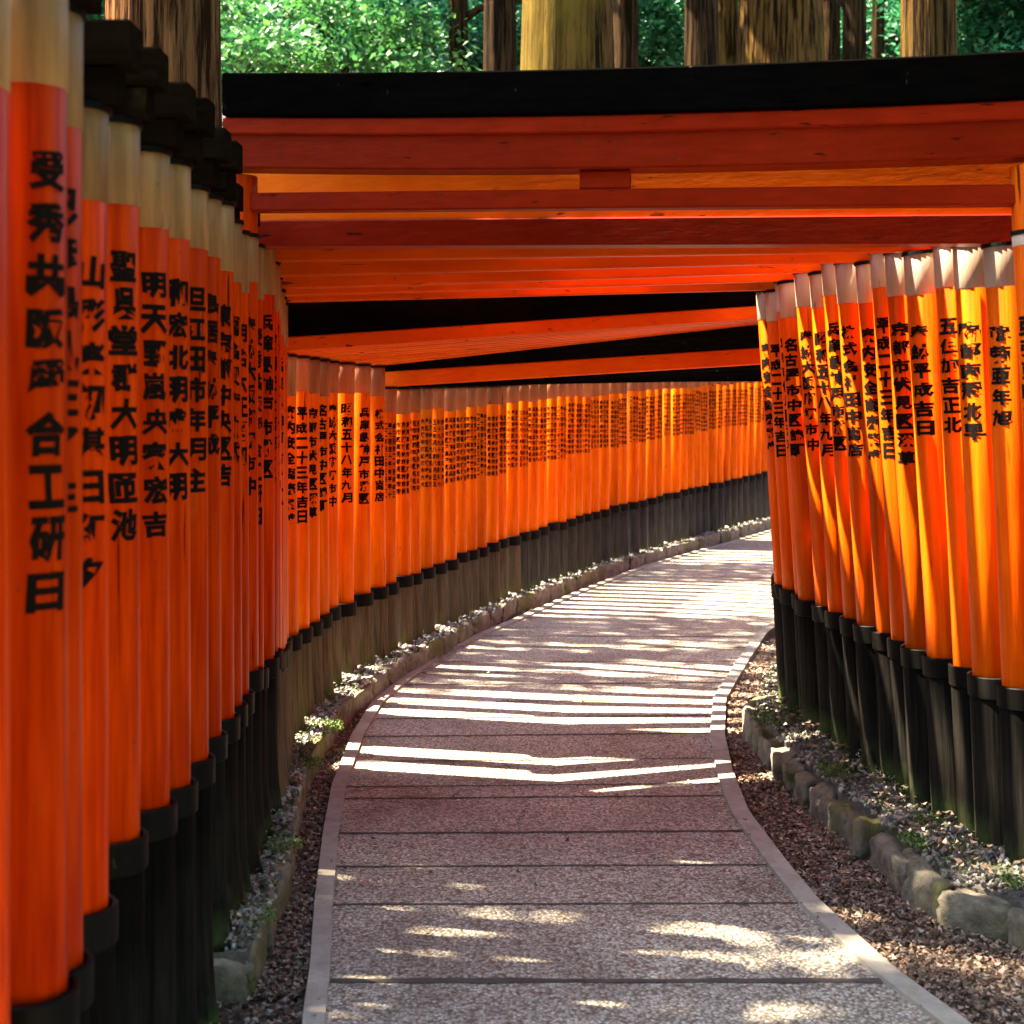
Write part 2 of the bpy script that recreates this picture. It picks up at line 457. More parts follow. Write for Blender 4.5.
# ------------------------------------------------------------------ kerb stones
def rock(name, sx, sy, sz, mat, seed, parent=None):
    rnd = random.Random(seed)
    bm = bmesh.new()
    bmesh.ops.create_cube(bm, size=1)
    bmesh.ops.subdivide_edges(bm, edges=bm.edges[:], cuts=6, use_grid_fill=True)
    ph = [rnd.uniform(0, 6) for _ in range(9)]
    for v in bm.verts:
        p = v.co * 2
        l = (abs(p.x) ** 9 + abs(p.y) ** 9 + abs(p.z) ** 9) ** (1 / 9)
        q = p / max(l, .001)
        d = 1 + .07 * math.sin(q.x * 3 + ph[0]) + .07 * math.sin(q.y * 4 + ph[1] + q.z) + .05 * math.sin(q.z * 5 + ph[2] + q.x * 4) + .04 * math.sin(q.x * 9 + q.z * 7 + ph[3]) + rnd.uniform(-.035, .035)
        nv = noise_mod.noise_vector(q * 2.3 + Vector((seed * 3.1, 0, 0))); d += nv.x * .08; q = q + nv * .07
        v.co = Vector((q.x * sx / 2 * d, q.y * sy / 2 * d, q.z * sz / 2 * d + sz / 2))
    me = bpy.data.meshes.new(name); bm.to_mesh(me); bm.free(); me.materials.append(mat)
    me.polygons.foreach_set('use_smooth', [True] * len(me.polygons))
    return me
ORD = ['first', 'second', 'third', 'fourth', 'fifth', 'sixth', 'seventh', 'eighth', 'ninth', 'tenth', 'eleventh', 'twelfth', 'thirteenth', 'fourteenth', 'fifteenth', 'sixteenth', 'seventeenth', 'eighteenth', 'nineteenth', 'twentieth', 'twenty-first', 'twenty-second', 'twenty-third', 'twenty-fourth']
y = 4.28; k = 0
while y < 7.6:
    L = random.uniform(.15, .20) if y < 4.9 else random.uniform(.17, .25)
    y2 = y + L
    xa, xb = interp(KERB_R, y), interp(KERB_R, y2)
    ang = math.atan2(y2 - y, xb - xa)
    ln = math.hypot(xb - xa, L)
    hgt = random.uniform(.135, .16)
    me = rock('kerb_stone', ln * .97, random.uniform(.09, .12), hgt, M['stone'], k)
    o = link('kerb_stone', me, None, ((xa + xb) / 2 + .02, (y + y2) / 2, -.045), (random.uniform(-.10, .10), random.uniform(-.09, .09), ang + random.uniform(-.18, .18)))
    tag(o, '%s rough kerb stone of the right bed, counted from the lower right corner' % ORD[k], 'kerb stone', 'rough stones edging the right bed')
    y = y2; k += 1
y = 4.05; k = 0
while y < 21:
    L = (random.uniform(.2, .34) if y < 8 else random.uniform(.3, .45))
    y2 = y + L
    xa, xb = interp(KERB_L, y), interp(KERB_L, y2)
    ang = math.atan2(y2 - y, xb - xa); ln = math.hypot(xb - xa, L)
    me = rock('kerb_stone', ln * .98, .06, .145 + random.uniform(-.01, .012), M['stone'], 100 + k)
    o = link('kerb_stone', me, None, ((xa + xb) / 2 - .02, (y + y2) / 2, -.035), (random.uniform(-.05, .05), 0, ang + random.uniform(-.05, .05)))
    if k < 12:
        lab = '%s low kerb stone of the left bed, counted from the near end' % ORD[k]
    else:
        lab = 'small kerb stone along the foot of the far curving wall of posts'
    tag(o, lab, 'kerb stone', 'low stones edging the left bed' if k < 12 else 'small stones under the far curved row')
    y = y2; k += 1
me = rock('stone_slab', .27, .07, .13, M['stone'], 55)
tag(link('stone_slab', me, None, (-.90, 4.04, -.04), (0, 0, .03)), 'flat stone closing the near end of the raised left bed', 'stone slab')

# ------------------------------------------------------------------ calligraphy
GC = {}
def glyph(ch):
    """glyph outline cut into narrow columns, normalised to a unit box"""
    if ch in GC: return GC[ch]
    c = bpy.data.curves.new('g', 'FONT'); c.body = ch; c.offset = .045; c.resolution_u = 1
    o = bpy.data.objects.new('g', c); COL.objects.link(o)
    dg = bpy.context.evaluated_depsgraph_get()
    me = o.evaluated_get(dg).to_mesh()
    bm = bmesh.new(); bm.from_mesh(me)
    o.evaluated_get(dg).to_mesh_clear()
    bpy.data.objects.remove(o); bpy.data.curves.remove(c)
    xs = [v.co.x for v in bm.verts]; ys = [v.co.y for v in bm.verts]
    x0, x1, y0, y1 = min(xs), max(xs), min(ys), max(ys)
    for v in bm.verts:
        v.co.x = (v.co.x - x0) / (x1 - x0) - .5
        v.co.y = (v.co.y - (y0 + y1) / 2) / max(y1 - y0, .6)
    for q in range(1, 7):
        g = bm.verts[:] + bm.edges[:] + bm.faces[:]
        bmesh.ops.bisect_plane(bm, geom=g, plane_co=(q / 7 - .5, 0, 0), plane_no=(1, 0, 0))
    bm.verts.index_update()
    GC[ch] = ([v.co.copy() for v in bm.verts], [tuple(v.index for v in f.verts) for f in bm.faces])
    bm.free()
    return GC[ch]
R0 = .065
def inscription_mesh(s, two=False, pitch=.083, cw=.070, chh=.070, side=None, seed=0):
    """faces -Y, top at z=0, wrapped round a cylinder of radius R0"""
    rnd = random.Random(seed)
    mb = MB(); rr = R0 + .0012
    def put(ch, x0, z0, w, h):
        vs, fs = glyph(ch)
        sk = rnd.uniform(-.08, .08); w *= rnd.uniform(.9, 1.1); h *= rnd.uniform(.88, 1.06)
        out = []
        for p in vs:
            x = x0 + (p.x + sk * p.y) * w; a = x / R0
            out.append((rr * math.sin(a), -rr * math.cos(a), z0 + p.y * h))
        mb.add(out, fs)
    if two:
        t = s + s[::-1] + s[3:] + s[:3]
        for i in range(10):
            for q in (-1, 0, 1):
                put(t[(i * 3 + q) % len(t)], q * .033, -.03 - i * .066, .028, .055)
        return mb.mesh('inscription', M['ink'])
    for i, ch in enumerate(s):
        put(ch, rnd.uniform(-.003, .003), -.04 - i * pitch, cw, chh)
    if side:
        for i, ch in enumerate(side):
            put(ch, -.046, -.10 - i * .034, .017, .024)
    return mb.mesh('inscription', M['ink'])
NEAR_L = ['受秀共阪愛合工研日', '巳彦鳥乱王了主', '山彩楽初基日紅夕', '聖呉堂群大明匝池', '明天野嵐央家宏吉', '和宏北明盛大明', '旦江田市年月主', '鳥居奉納平成', '東京都中央区吉', '商会興産株式', '明治大正昭和']
NEAR_R = ['亜弘亜明功仙', '疏菊亜年旭', '臨部南冠北早', '五但加吉正北', '奉納平成吉日', '大阪市北区栄', '名古屋市中川', '株式会社西村']
MID = ['平成二十三年吉日', '奉納大阪府堺市中', '株式会社田中商店', '京都市伏見区深草', '昭和五十八年九月', '家内安全商売繁盛', '名古屋市中区錦町', '兵庫県神戸市灘区']
IM = {}
def insc(s, side=None):
    if (s, side) not in IM:
        IM[(s, side)] = inscription_mesh(s, side == 'two', side=side, seed=len(IM))
    return IM[(s, side)]

# ------------------------------------------------------------------ gates
def shaft_mesh(r, h, mat, rb=None):
    mb = MB(); rb = rb or r
    lathe(mb, [(rb, 0), (rb + (r - rb) * .5, h * .5), (r, h - .004), (r - .004, h)], 28)
    me = mb.mesh('post', mat, True); return me
def sleeve_mesh(r, h, mat, flare=0, seed=0):
    rnd = random.Random(seed); mb = MB()
    p1, p2 = rnd.uniform(0, 6), rnd.uniform(0, 6); n = rnd.choice([4, 5])
    def wob(a, z):
        f = max(0, 1 - z / .28)
        return 1 + .012 * math.sin(7 * a + p1) + flare * f * f * (.6 + .4 * math.sin(n * a + p2))
    ro = r + .014
    prof = [(ro + .006, -.06), (ro + .004, .0), (ro + .003, .05), (ro + .003, .12), (ro + .002, .2), (ro + .001, .3), (ro, h - .075)]
    lathe(mb, prof, 28, closed=False, wob=wob)
    # blackened band round the top, hollow rim
    for pr in ([(ro + .001, h - .076), (ro + .007, h - .073)], [(ro + .007, h - .073), (ro + .0075, h - .003)], [(ro + .0075, h - .003), (ro + .005, h)], [(ro + .005, h), (ro - .003, h)], [(ro - .003, h), (ro - .004, h - .03)], [(ro - .004, h - .03), (r - .002, h - .03)]):
        lathe(mb, pr, 28, closed=False, mi=1)
    return mb.mesh('base_sleeve', [mat, M['cap']], True)

def beam_mesh(name, pl, pr, w, h, over_l, over_r, mat, curve=0, n=16):
    """pl, pr: bottom end points; w along the gate normal, h height"""
    pl = Vector(pl); pr = Vector(pr); d = (pr - pl); L = d.length; u = d / L
    nrm = Vector((-u.y, u.x, 0)).normalized()
    mb = MB(); vs = []
    bev = min(.006, h * .1)
    sec = [(-w / 2 + bev, 0), (w / 2 - bev, 0), (w / 2, bev), (w / 2, h - bev), (w / 2 - bev, h), (-w / 2 + bev, h), (-w / 2, h - bev), (-w / 2, bev)]
    for i in range(n + 1):
        t = -over_l + (L + over_l + over_r) * i / n
        s = (t / L - .5) * 2
        up = curve * s * s
        c = pl + u * t + Vector((0, 0, up))
        for (a, z) in sec:
            vs.append(c + nrm * a + Vector((0, 0, z)))
    k = len(sec)
    fs = [(i * k + j, i * k + (j + 1) % k, (i + 1) * k + (j + 1) % k, (i + 1) * k + j) for i in range(n) for j in range(k)]
    fs = [tuple(reversed(f)) for f in fs]
    fs.append(tuple(range(k))); fs.append(tuple(reversed([n * k + j for j in range(k)])))
    mb.add(vs, fs)
    bm = bmesh.new(); me = mb.mesh(name, mat); bm.from_mesh(me)
    bmesh.ops.recalc_face_normals(bm, faces=bm.faces[:]); bm.to_mesh(me); bm.free()
    return me

def make_post(gate, gl, base, ztop, r, lean, sleeve_h, sleeve_mat, text, face, text_drop=.28, text_scale=1.0, collar='collar', collar_h=.19, extra=0, flare=0, seed=0, side=None, orange='orange', foot=0.0):
    h = ztop - base[2]
    c = math.cos(lean)
    o = link('post', shaft_mesh(r, (h + extra) / c, M[orange], r + .004), gate, Vector(base) - gl, (0, -lean, 0))
    mb = MB(); hh = h / c
    lathe(mb, [(r + .0005, hh - collar_h), (r + .003, hh - collar_h + .003), (r + .003, hh - .004), (r + .0005, hh - .001)], 28, closed=False)
    link('collar', mb.mesh('collar', M[collar], True), o)
    mb = MB()
    lathe(mb, [(r + .002, hh - .012), (r + .009, hh - .012), (r + .009, hh + .002), (r + .002, hh + .002)], 28, closed=False)
    link('post_cap', mb.mesh('post_cap', M['cap']), o)
    link('base_sleeve', sleeve_mesh(r, sleeve_h, M[sleeve_mat], flare, seed), o)
    if text:
        i = link('inscription', insc(text, side), o, (0, 0, hh - text_drop), (0, 0, face))
        s = (r + .002) / R0
        i.scale = (s, s, text_scale)
    return o

def face_angle(x, y, off):
    """rotation about Z that turns a thing facing -Y towards the camera, plus an offset"""
    return math.atan2(-x, y) * -1 * -1 + off if False else math.atan2(x, -y) * 0 + (-math.atan2(x, y)) + off

def gate(label, L, R, zl, zr, rl, rr, style, textL, textR, group, **kw):
    if style != 'old':
        rl *= random.uniform(.93, 1.05); kw['leanL'] = kw.get('leanL', 0) + random.gauss(0, .003); kw['chL'] = kw.get('chL', .19) + random.uniform(-.018, .018)
        kw['chR'] = kw.get('chR', .165) + random.uniform(-.018, .018); kw['leanR'] = kw.get('leanR', 0) + random.gauss(0, .004)
    kw['offL'] = kw.get('offL', .5) + random.uniform(-.1, .1); kw['dropL'] = kw.get('dropL', .28) + random.uniform(-.015, .02)
    gl = Vector(((L[0] + R[0]) / 2, (L[1] + R[1]) / 2, 0))
    g = bpy.data.objects.new('torii_gate', None); COL.objects.link(g); g.location = gl
    tag(g, label, 'torii gate', group)
    ex = kw.get('extra', 0)
    make_post(g, gl, L, zl, rl, kw.get('leanL', 0), kw.get('shL', .7), kw.get('smL', 'base_black'), textL, face_angle(L[0], L[1], kw.get('offL', .5)),
              kw.get('dropL', .28), kw.get('ts', 1), kw.get('colL', 'collar'), kw.get('chL', .19), ex, kw.get('flare', 0), kw.get('seed', 0), kw.get('sideL'), kw.get('paintL', 'orange'))
    make_post(g, gl, R, zr, rr, kw.get('leanR', 0), kw.get('shR', .66), kw.get('smR', 'base_black'), textR, face_angle(R[0], R[1], kw.get('offR', -.5)),
              kw.get('dropR', .30), kw.get('tsR', 1), kw.get('colR', 'collar_lit'), kw.get('chR', .165), ex, kw.get('flareR', 0), kw.get('seed', 0) + 500, kw.get('sideR'), kw.get('paintR', 'orange'))
    lh, ch = kw.get('lh', .09), kw.get('ch', .12)
    lm, cm = M[kw.get('lm', 'orange_beam')], M[kw.get('cm', 'black_beam')]
    hr = kw.get('leanR', 0) * (zr - R[2])
    a = Vector((L[0], L[1], zl + ex)) - gl; b = Vector((R[0] - hr, R[1], zr + ex)) - gl
    ol, orr = kw.get('ol', .14), kw.get('or_', .14)
    cv = kw.get('cv', .0)
    up = Vector((0, 0, lh))
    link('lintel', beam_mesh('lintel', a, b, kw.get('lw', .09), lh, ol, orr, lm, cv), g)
    link('cap_beam', beam_mesh('cap_beam', a + up, b + up, kw.get('cw', .12), ch, ol + kw.get('cx', .05), orr + kw.get('cx', .05), cm, cv), g)
    if kw.get('board'):
        bh = kw['board']; q = a + Vector((0, 0, lh - bh)); q2 = b + Vector((0, 0, lh - bh))
        link('upper_board', beam_mesh('upper_board', q, q2, kw.get('lw', .09) + .03, bh - .003, ol + .004, orr + .004, lm, cv), g)
    if kw.get('tie'):
        z0, th = kw['tie']
        link('tie_beam', beam_mesh('tie_beam', a + Vector((0, 0, z0 - ex)), b + Vector((0, 0, z0 - ex)), kw.get('tw', .07), th, ol * .6, orr * .6, M[kw.get('tm', 'red_beam')]), g)
        if kw.get('strut'):
            t = kw['strut']; c = a + (b - a) * t
            u = (b - a).normalized() * .085
            c0 = c + Vector((0, 0, z0 - ex + th)); 
            link('strut', beam_mesh('strut', c0 - u, c0 + u, .055, lh * 0 + (ex - z0 - th) , 0, 0, M['red_beam'], 0, 1), g)
    return g

# --- gates of the neighbouring tunnel: their right-hand posts line the left foreground
GP = [(6, 1050, -60, 90, .065), (65, 988, -22, 90, .062), (80, 962, 10, 130, .062), (106, 905, 107, 203, .062), (138, 835, 122, 207, .062), (168, 803, 151, 230, .062),
      (189, 783, 163, 240, .062), (207, 757, 188, 250, .062), (220, 734, 197, 258, .062), (233, 716, 203, 272, .06), (241, 704, 221, 283, .055), (248, 692, 232, 293, .055), (263, 668, 245, 300, .05)]
GL = ['blurred vermilion torii gate cut off by the left edge of the photo, nearest of all',
      'torii gate whose broad inscribed orange post stands nearest the camera at far left',
      'torii gate showing a thin strip of post just right of the broad nearest post',
      'torii gate with narrow pale collar, third inscribed post from the left edge',
      'torii gate with wide pale collar, fourth post from the left',
      'torii gate with bold black characters under a tan collar, fifth inscribed post from the left',
      'torii gate of the left foreground row, sixth inscribed post from the left edge',
      'torii gate of the left foreground row, seventh inscribed post from the left edge',
      'torii gate of the left foreground row, eighth inscribed post from the left edge',
      'torii gate of the left foreground row, ninth inscribed post from the left edge',
      'narrow left-row torii gate, tenth inscribed post from the left edge',
      'narrow left-row torii gate, eleventh inscribed post, before the red cross beams begin',
      'slim torii gate squeezed just behind the left post of the foremost black-capped gate']
for k, (xr, yb, yt, yc, r) in enumerate(GP):
    Y = F * .98 / (yb - HY)
    X = (xr - 512) * Y / F - r
    zb = -.03 if Y < 4.05 else BZ
    zt = HC + (HY - yt) * Y / F
    ch = (yc - yt) * Y / F
    txt = NEAR_L[(k - 1) % 11] if k else None
    gate(GL[k], (X - 2.5, Y + .02, zb), (X, Y, zb), zt, zt, r, r, 'old', None, txt, 'gates of the left foreground row',
         shL=.74, shR=.72 - zb, offR=.52, colR='collar', chR=ch, dropR=ch + .10, lm='old_beam', cm='old_beam', lh=.075, ch=.085, or_=.09 if k < 9 else .02, cx=.03 if k < 9 else .01, lw=.08, cw=.1,
         flare=0 if k < 6 else .3, flareR=.45 if k > 4 else 0, seed=k, sideR=None if k % 3 else '大阪市西区栄町三丁目', tsR=1.0 if k != 1 else 1.05)

# --- our tunnel
gates = []
NT = 16
# heights (post tops above eye level) left and right, T group
for k in range(NT):
    t = k / (NT - 1)
    YL = 5.02 if k == 0 else 5.42 + 1.02 * (k - 1) / (NT - 2)
    XL = interp(ROW_L, YL) + (.012 if k % 2 == 0 or k > 12 else -.115)
    YR = 4.76 + 2.44 * (k - 1) / (NT - 2)
    XR = interp([(4.58, 1.79), (4.9, 1.745), (5.3, 1.675), (6.0, 1.575), (6.6, 1.49), (7.43, 1.45)], YR) + random.uniform(-.012, .012)
    hL = interp([(0, .61), (.2, .60), (.45, .56), (.65, .525), (.85, .485), (1, .455)], t)
    hR = interp([(0, .57), (.3, .57), (.7, .57), (1, .585)], t)
    yl = [0, 247, 246, 245, 262, 261, 260, 278, 277, 276, 290, 289, 297, 296, 303, 302][k]
    yr = [0, 244, 243.5, 243, 252, 251, 250, 262, 261, 260, 272, 271, 281, 280, 290, 290][k]
    if k:
        hL = (HY - yl) * YL / F; hR = (HY - yr) * YR / F
    else:
        YR = 4.5; XR = 1.795; hL = .61; hR = .56
    gates.append(dict(L=(XL, YL, BZ * .9), R=(XR, YR, clampi(RZ, YR)), zl=HC + hL, zr=HC + hR, kind='T', t=t, k=k))
NA = 9
for k in range(NA):
    t = k / (NA - 1)
    YL = 6.56 + 2.3 * t
    XL = interp(ROW_L, YL)
    YR = 7.5 + .75 * t
    XR = 1.50 + .2 * t
    gates.append(dict(L=(XL, YL, BZ), R=(XR, YR, .2), zl=HC + (HY - 353 - 13 * t) * YL / F, zr=HC + (HY - 318 - 3 * t) * YR / F, kind='A', t=t, k=k))
# B group and the far wall
YL = 9.06; k = 0
while YL < 22.6:
    XL = interp(ROW_L, YL)
    hd = math.atan2(interp(ROW_L, YL + .5) - interp(ROW_L, YL - .5), 1.0)
    wd = 2.55
    XR = XL + wd * math.cos(hd); YR = YL - wd * math.sin(hd)
    if YL < 10.5:
        q = (YL - 9.06) / 1.44
        XR = XR * q + (1 - q) * 1.74; YR = YR * q + (1 - q) * 8.36
    XL += random.uniform(-.012, .012)
    hL = interp([(9.0, .116), (9.3, .115), (11.46, .16), (14, .27), (17, .38), (20.1, .50), (24, .6)], YL)
    hR = hL + .14 if YL < 9.4 else hL + max(0, .14 - (YL - 9.4) * .05)
    gates.append(dict(L=(XL, YL, BZ), R=(XR, YR, .12), zl=HC + hL, zr=HC + hR, kind='B', k=k))
    hdl = math.hypot(1, math.tan(hd))
    YL += (.25 if YL < 10 else .26 if YL < 14 else .29) / hdl; k += 1
NB = k
SLV = [(5.0, .66), (5.6, .62), (6.5, .50), (7.2, .47), (8.1, .44), (9.2, .463), (11.5, .503), (14, .55), (20, .667)]
for i, g in enumerate(gates):
    L, R, k = g['L'], g['R'], g['k']
    sh = interp(SLV, L[1]) + random.uniform(-.012, .012)
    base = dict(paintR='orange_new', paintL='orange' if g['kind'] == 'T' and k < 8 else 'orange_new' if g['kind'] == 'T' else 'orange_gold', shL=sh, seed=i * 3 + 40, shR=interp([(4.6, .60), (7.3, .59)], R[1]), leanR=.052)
    if g['kind'] == 'T':
        sml = 'base_brown' if k > 3 else 'base_black'
        base.update(smL=sml, offL=.5, offR=-.5, leanR=interp([(0, .046), (1, .066)], g['t']), flare=.4)
        if k == 0:
            lab = 'foremost cross-path torii gate with black cap beam, dark red tie beam and centre strut'
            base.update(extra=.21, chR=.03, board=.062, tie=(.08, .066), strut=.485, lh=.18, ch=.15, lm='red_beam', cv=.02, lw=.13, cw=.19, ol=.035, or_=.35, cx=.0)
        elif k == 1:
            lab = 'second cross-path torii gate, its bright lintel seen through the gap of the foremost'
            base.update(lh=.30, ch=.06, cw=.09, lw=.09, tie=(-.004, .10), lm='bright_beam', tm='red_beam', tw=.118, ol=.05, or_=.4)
        else:
            lab = 'red-beamed torii gate, %s behind the foremost black-capped gate' % ORD[k - 1]
            base.update(lh=.11, ch=.09, lw=.06, cw=.075, ol=.05, or_=.4 if k < 7 else .14)
        txL = MID[(k * 3 + 1) % 8]; txR = NEAR_R[k % 8] if k < 5 else MID[(k * 5 + 2) % 8]
        rl = .055; rr = random.choice([.068, .072, .075]) if k < 6 else random.choice([.058, .063, .068])
        if k % 2 == 1: base.update(sideR=None)
        grp = 'gates with level cross beams over the near path'
        base.update(dropL=.27, ts=.98, tsR=.86, dropR=.27)
    elif g['kind'] == 'A':
        base.update(smL='base_brown', offL=.42, offR=-.4, flare=.25, lh=.07, ch=.15 if k else .185, colL='collar_brown' if k > 1 else 'collar', cw=.10, lw=.09, ol=.10 if k else .12)
        lab = 'low torii gate carrying the tilted black beam just behind the level red beams' if k == 0 else 'low torii gate behind the first tilted black beam, on the inside of the bend'
        txL = MID[(k * 3 + 2) % 8]; txR = MID[k % 8]; rl = .06; rr = .06
        grp = 'low gates between the two tilted black beams' if k else None
        base.update(dropL=.25, ts=.9)
    else:
        far = L[1] > 10
        base.update(smL='base_brown' if L[1] < 12 else 'base_grey', offL=.35, offR=-.4, lh=.05, ch=.10, colL='collar_brown', cw=.07, lw=.06, chL=.165,
                    lm='orange_beam' if k < 1 else 'black_beam', dropL=.225, ts=.74, leanR=.02, sideL='two')
        if k == 0: base.update(lh=.10, ch=.14)
        lab = 'torii gate carrying the lower tilted black beam before the far curved wall' if k == 0 else 'small torii gate, one of many forming the far curving wall of inscribed posts'
        txL = MID[(k * 3) % 8]; txR = None; rl = .068 if L[1] > 11 else .062; rr = .06
        grp = 'gates forming the far curved wall' if k else None
    gate(lab, L, R, g['zl'], g['zr'], rl, rr, g['kind'], txL, txR, grp, **base)

# ------------------------------------------------------------------ trees
def crown_mesh(name, mat, n, rx, ry, rz, size, seed, clumps=26):
    rnd = random.Random(seed); mb = MB()
    cs = []
    for _ in range(clumps):
        d = Vector((rnd.gauss(0, 1), rnd.gauss(0, 1), rnd.gauss(0, 1))).normalized() * rnd.uniform(.35, 1.0)
        cs.append((Vector((d.x * rx, d.y * ry, d.z * rz)), rnd.uniform(.18, .38)))
    for _ in range(n):
        c, r = rnd.choice(cs)
        p = c + Vector((rnd.gauss(0, 1) * r * rx * .6, rnd.gauss(0, 1) * r * ry * .6, rnd.gauss(0, 1) * r * rz * .28))
        s = size * rnd.uniform(.6, 1.4)
        R = Euler((rnd.uniform(-.9, .9), rnd.uniform(-.9, .9), rnd.uniform(0, 6.28))).to_matrix()
        w = s * .32
        mb.add([p + R @ Vector(q) for q in [(-s / 2, 0, 0), (0, -w, s * .08), (s / 2, 0, 0), (0, w, s * .08)]], [(0, 1, 2, 3)])
    return mb.mesh(name, mat)
def trunk_mesh(r, h, mat, seed, limbs=0, ridge=.05):
    rnd = random.Random(seed); mb = MB()
    ph = [rnd.uniform(0, 6) for _ in range(6)]; seg = 72
    n1, n2, n3 = rnd.choice([13, 15, 17]), rnd.choice([23, 27]), rnd.choice([31, 37])
    def wob(a, z):
        t = .5 * math.sin(z * .7 + ph[0]) 
        v = abs(math.sin(n1 * a / 2 + ph[1] + t)) * .5 + .3 * abs(math.sin(n2 * a / 2 + ph[2] - t * 1.4)) + .2 * math.sin(n3 * a + ph[3] + z * .5)
        fl = max(0, 1 - z / 1.2) ** 2 * (.35 + .15 * math.sin(5 * a + ph[4]))
        return 1 + ridge * (v - .5) * 2 + fl
    prof = []
    nz = 26
    for j in range(nz + 1):
        z = h * j / nz
        prof.append((r * (1 - .55 * (j / nz)), z - .1 if j == 0 else z))
    lathe(mb, prof, seg, wob=wob)
    for _ in range(limbs):
        z = rnd.uniform(.5, .95) * h; a = rnd.uniform(0, 6.28); l = rnd.uniform(1.2, 2.6)
        d = Vector((math.cos(a), math.sin(a), rnd.uniform(.2, .7))); p = Vector((0, 0, z)); sgm = 6
        side = Vector((-d.y, d.x, 0)).normalized(); upv = d.cross(side).normalized(); vs = []
        for j in range(5):
            c = p + d * (l * j / 4) + Vector((0, 0, .15 * math.sin(j))); rr = r * .35 * (1 - j / 5)
            for i in range(sgm):
                b = 2 * PI * i / sgm; vs.append(c + side * rr * math.cos(b) + upv * rr * math.sin(b))
        mb.add(vs, [(j * sgm + i, j * sgm + (i + 1) % sgm, (j + 1) * sgm + (i + 1) % sgm, (j + 1) * sgm + i) for j in range(4) for i in range(sgm)])
    return mb.mesh('trunk', mat, True)
CED = [crown_mesh('crown', M['needle'], 5000, 2.2, 2.2, 3.6, .34, s) for s in (1, 2)]
def cedar(px0, px1, Y, mat, h, label, cat='cedar tree', grp='cedar trunks behind the gates', crown=True, seed=0, zc=None):
    r = (px1 - px0) / 2 * Y / F; X = ((px0 + px1) / 2 - 512) * Y / F
    z0 = gz(X, Y)
    t = bpy.data.objects.new('cedar_tree', None); COL.objects.link(t); t.location = (X, Y, z0)
    tag(t, label, cat, grp)
    vis = 8.0
    r0 = r / (1 - .55 * (min(1.7 + Y * 370 / F - z0, h * .8) / h))
    link('trunk', trunk_mesh(r0, h, M[mat], seed, 3), t)
    c = link('crown', CED[seed % 2], t, (0, 0, h * .92 + 1)); c.rotation_euler.z = seed
    return t
cedar(108, 219, 7.6, 'bark_red', 13, 'thick reddish-brown cedar trunk rising behind the left foreground gates', grp=None, seed=1)
cedar(284, 298, 31, 'bark_gold', 17, 'slender pale trunk in the foliage above the left end of the black cap beam', seed=2)
cedar(449, 468, 27, 'bark_dark', 16, 'dark stub-like trunk left of the pair in front of the centre', seed=3)
cedar(484, 516, 21, 'bark_dark', 15, 'dark brown cedar trunk immediately left of the broadest sunlit trunk', seed=4)
cedar(522, 612, 17.5, 'bark_gold', 15, 'broadest golden-brown cedar trunk, standing near the centre above the gates', seed=5)
cedar(613, 638, 24, 'bark_dark', 16, 'narrow dark trunk touching the right side of the broadest cedar', seed=6)
cedar(685, 718, 22, 'bark_dark', 16, 'grey-brown cedar trunk between the green gap and the mossy slim trunk', seed=7)
cedar(717, 738, 28, 'bark_gold', 17, 'slim mossy yellow-green trunk left of the second broad cedar', seed=8)
cedar(739, 822, 25, 'bark_gold', 18, 'second broad cedar trunk, right of centre, with yellow sunlit moss', seed=9)
cedar(822, 840, 30, 'bark_dark', 17, 'thin dark trunk right behind the second broad cedar', seed=10)
cedar(843, 866, 27, 'bark_dark', 17, 'brown trunk midway between the second broad cedar and the rightmost broad one', seed=11)
cedar(872, 884, 34, 'bark_dark', 18, 'very thin trunk just left of the rightmost broad cedar', seed=12)
cedar(902, 955, 13.2, 'bark_gold', 14, 'rightmost broad cedar trunk with a sunlit left edge', seed=13)
cedar(962, 976, 31, 'bark_gold', 17, 'slim brown trunk close to the right of the rightmost broad cedar', seed=14)
cedar(1001, 1013, 33, 'bark_dark', 17, 'thinnest trunk, near the upper right corner of the photo', seed=15)

UND = [crown_mesh('crown', M['leaf'], 14000, 3.2, 2.6, 2.4, .16, s, 40) for s in (11, 12, 13)] + [crown_mesh('crown', M['leaf_yellow'], 12000, 3.0, 2.6, 2.2, .16, 14, 36)]
UT = [trunk_mesh(.11, 7, M['bark_dark'], s, 8, .02) for s in (21, 22)]
k = 0
for (px, Y, zc, v) in [(235, 30, 9.4, 0), (330, 27, 8.6, 3), (430, 33, 10.2, 1), (300, 38, 11.8, 2), (390, 42, 13, 1), (520, 40, 12.4, 0), (480, 32, 8.8, 2), (610, 38, 11.6, 1), (660, 32, 9.6, 2), (665, 44, 13.5, 0),
                    (760, 40, 12.2, 2), (850, 44, 13.6, 1), (900, 38, 11.5, 0), (985, 30, 9.2, 1), (1030, 36, 11.2, 2), (1090, 28, 9, 0), (950, 45, 14, 2), (180, 36, 11, 0), (90, 30, 9.5, 1), (100, 44, 13.5, 2), (220, 46, 14, 1), (570, 48, 15, 2), (760, 50, 15.5, 0)]:
    X = (px - 512) * Y / F; z0 = gz(X, Y)
    t = bpy.data.objects.new('broadleaf_tree', None); COL.objects.link(t); t.location = (X, Y, z0)
    tag(t, 'bright green leafy tree in the sunlit foliage behind the cedar trunks', 'broadleaf tree', 'leafy trees behind the cedars')
    tr = link('trunk', UT[k % 2], t); tr.scale = (1, 1, max(.4, (zc - z0) / 6.5))
    c = link('crown', UND[v], t, (0, 0, zc - z0)); c.rotation_euler.z = k * 1.3
    k += 1

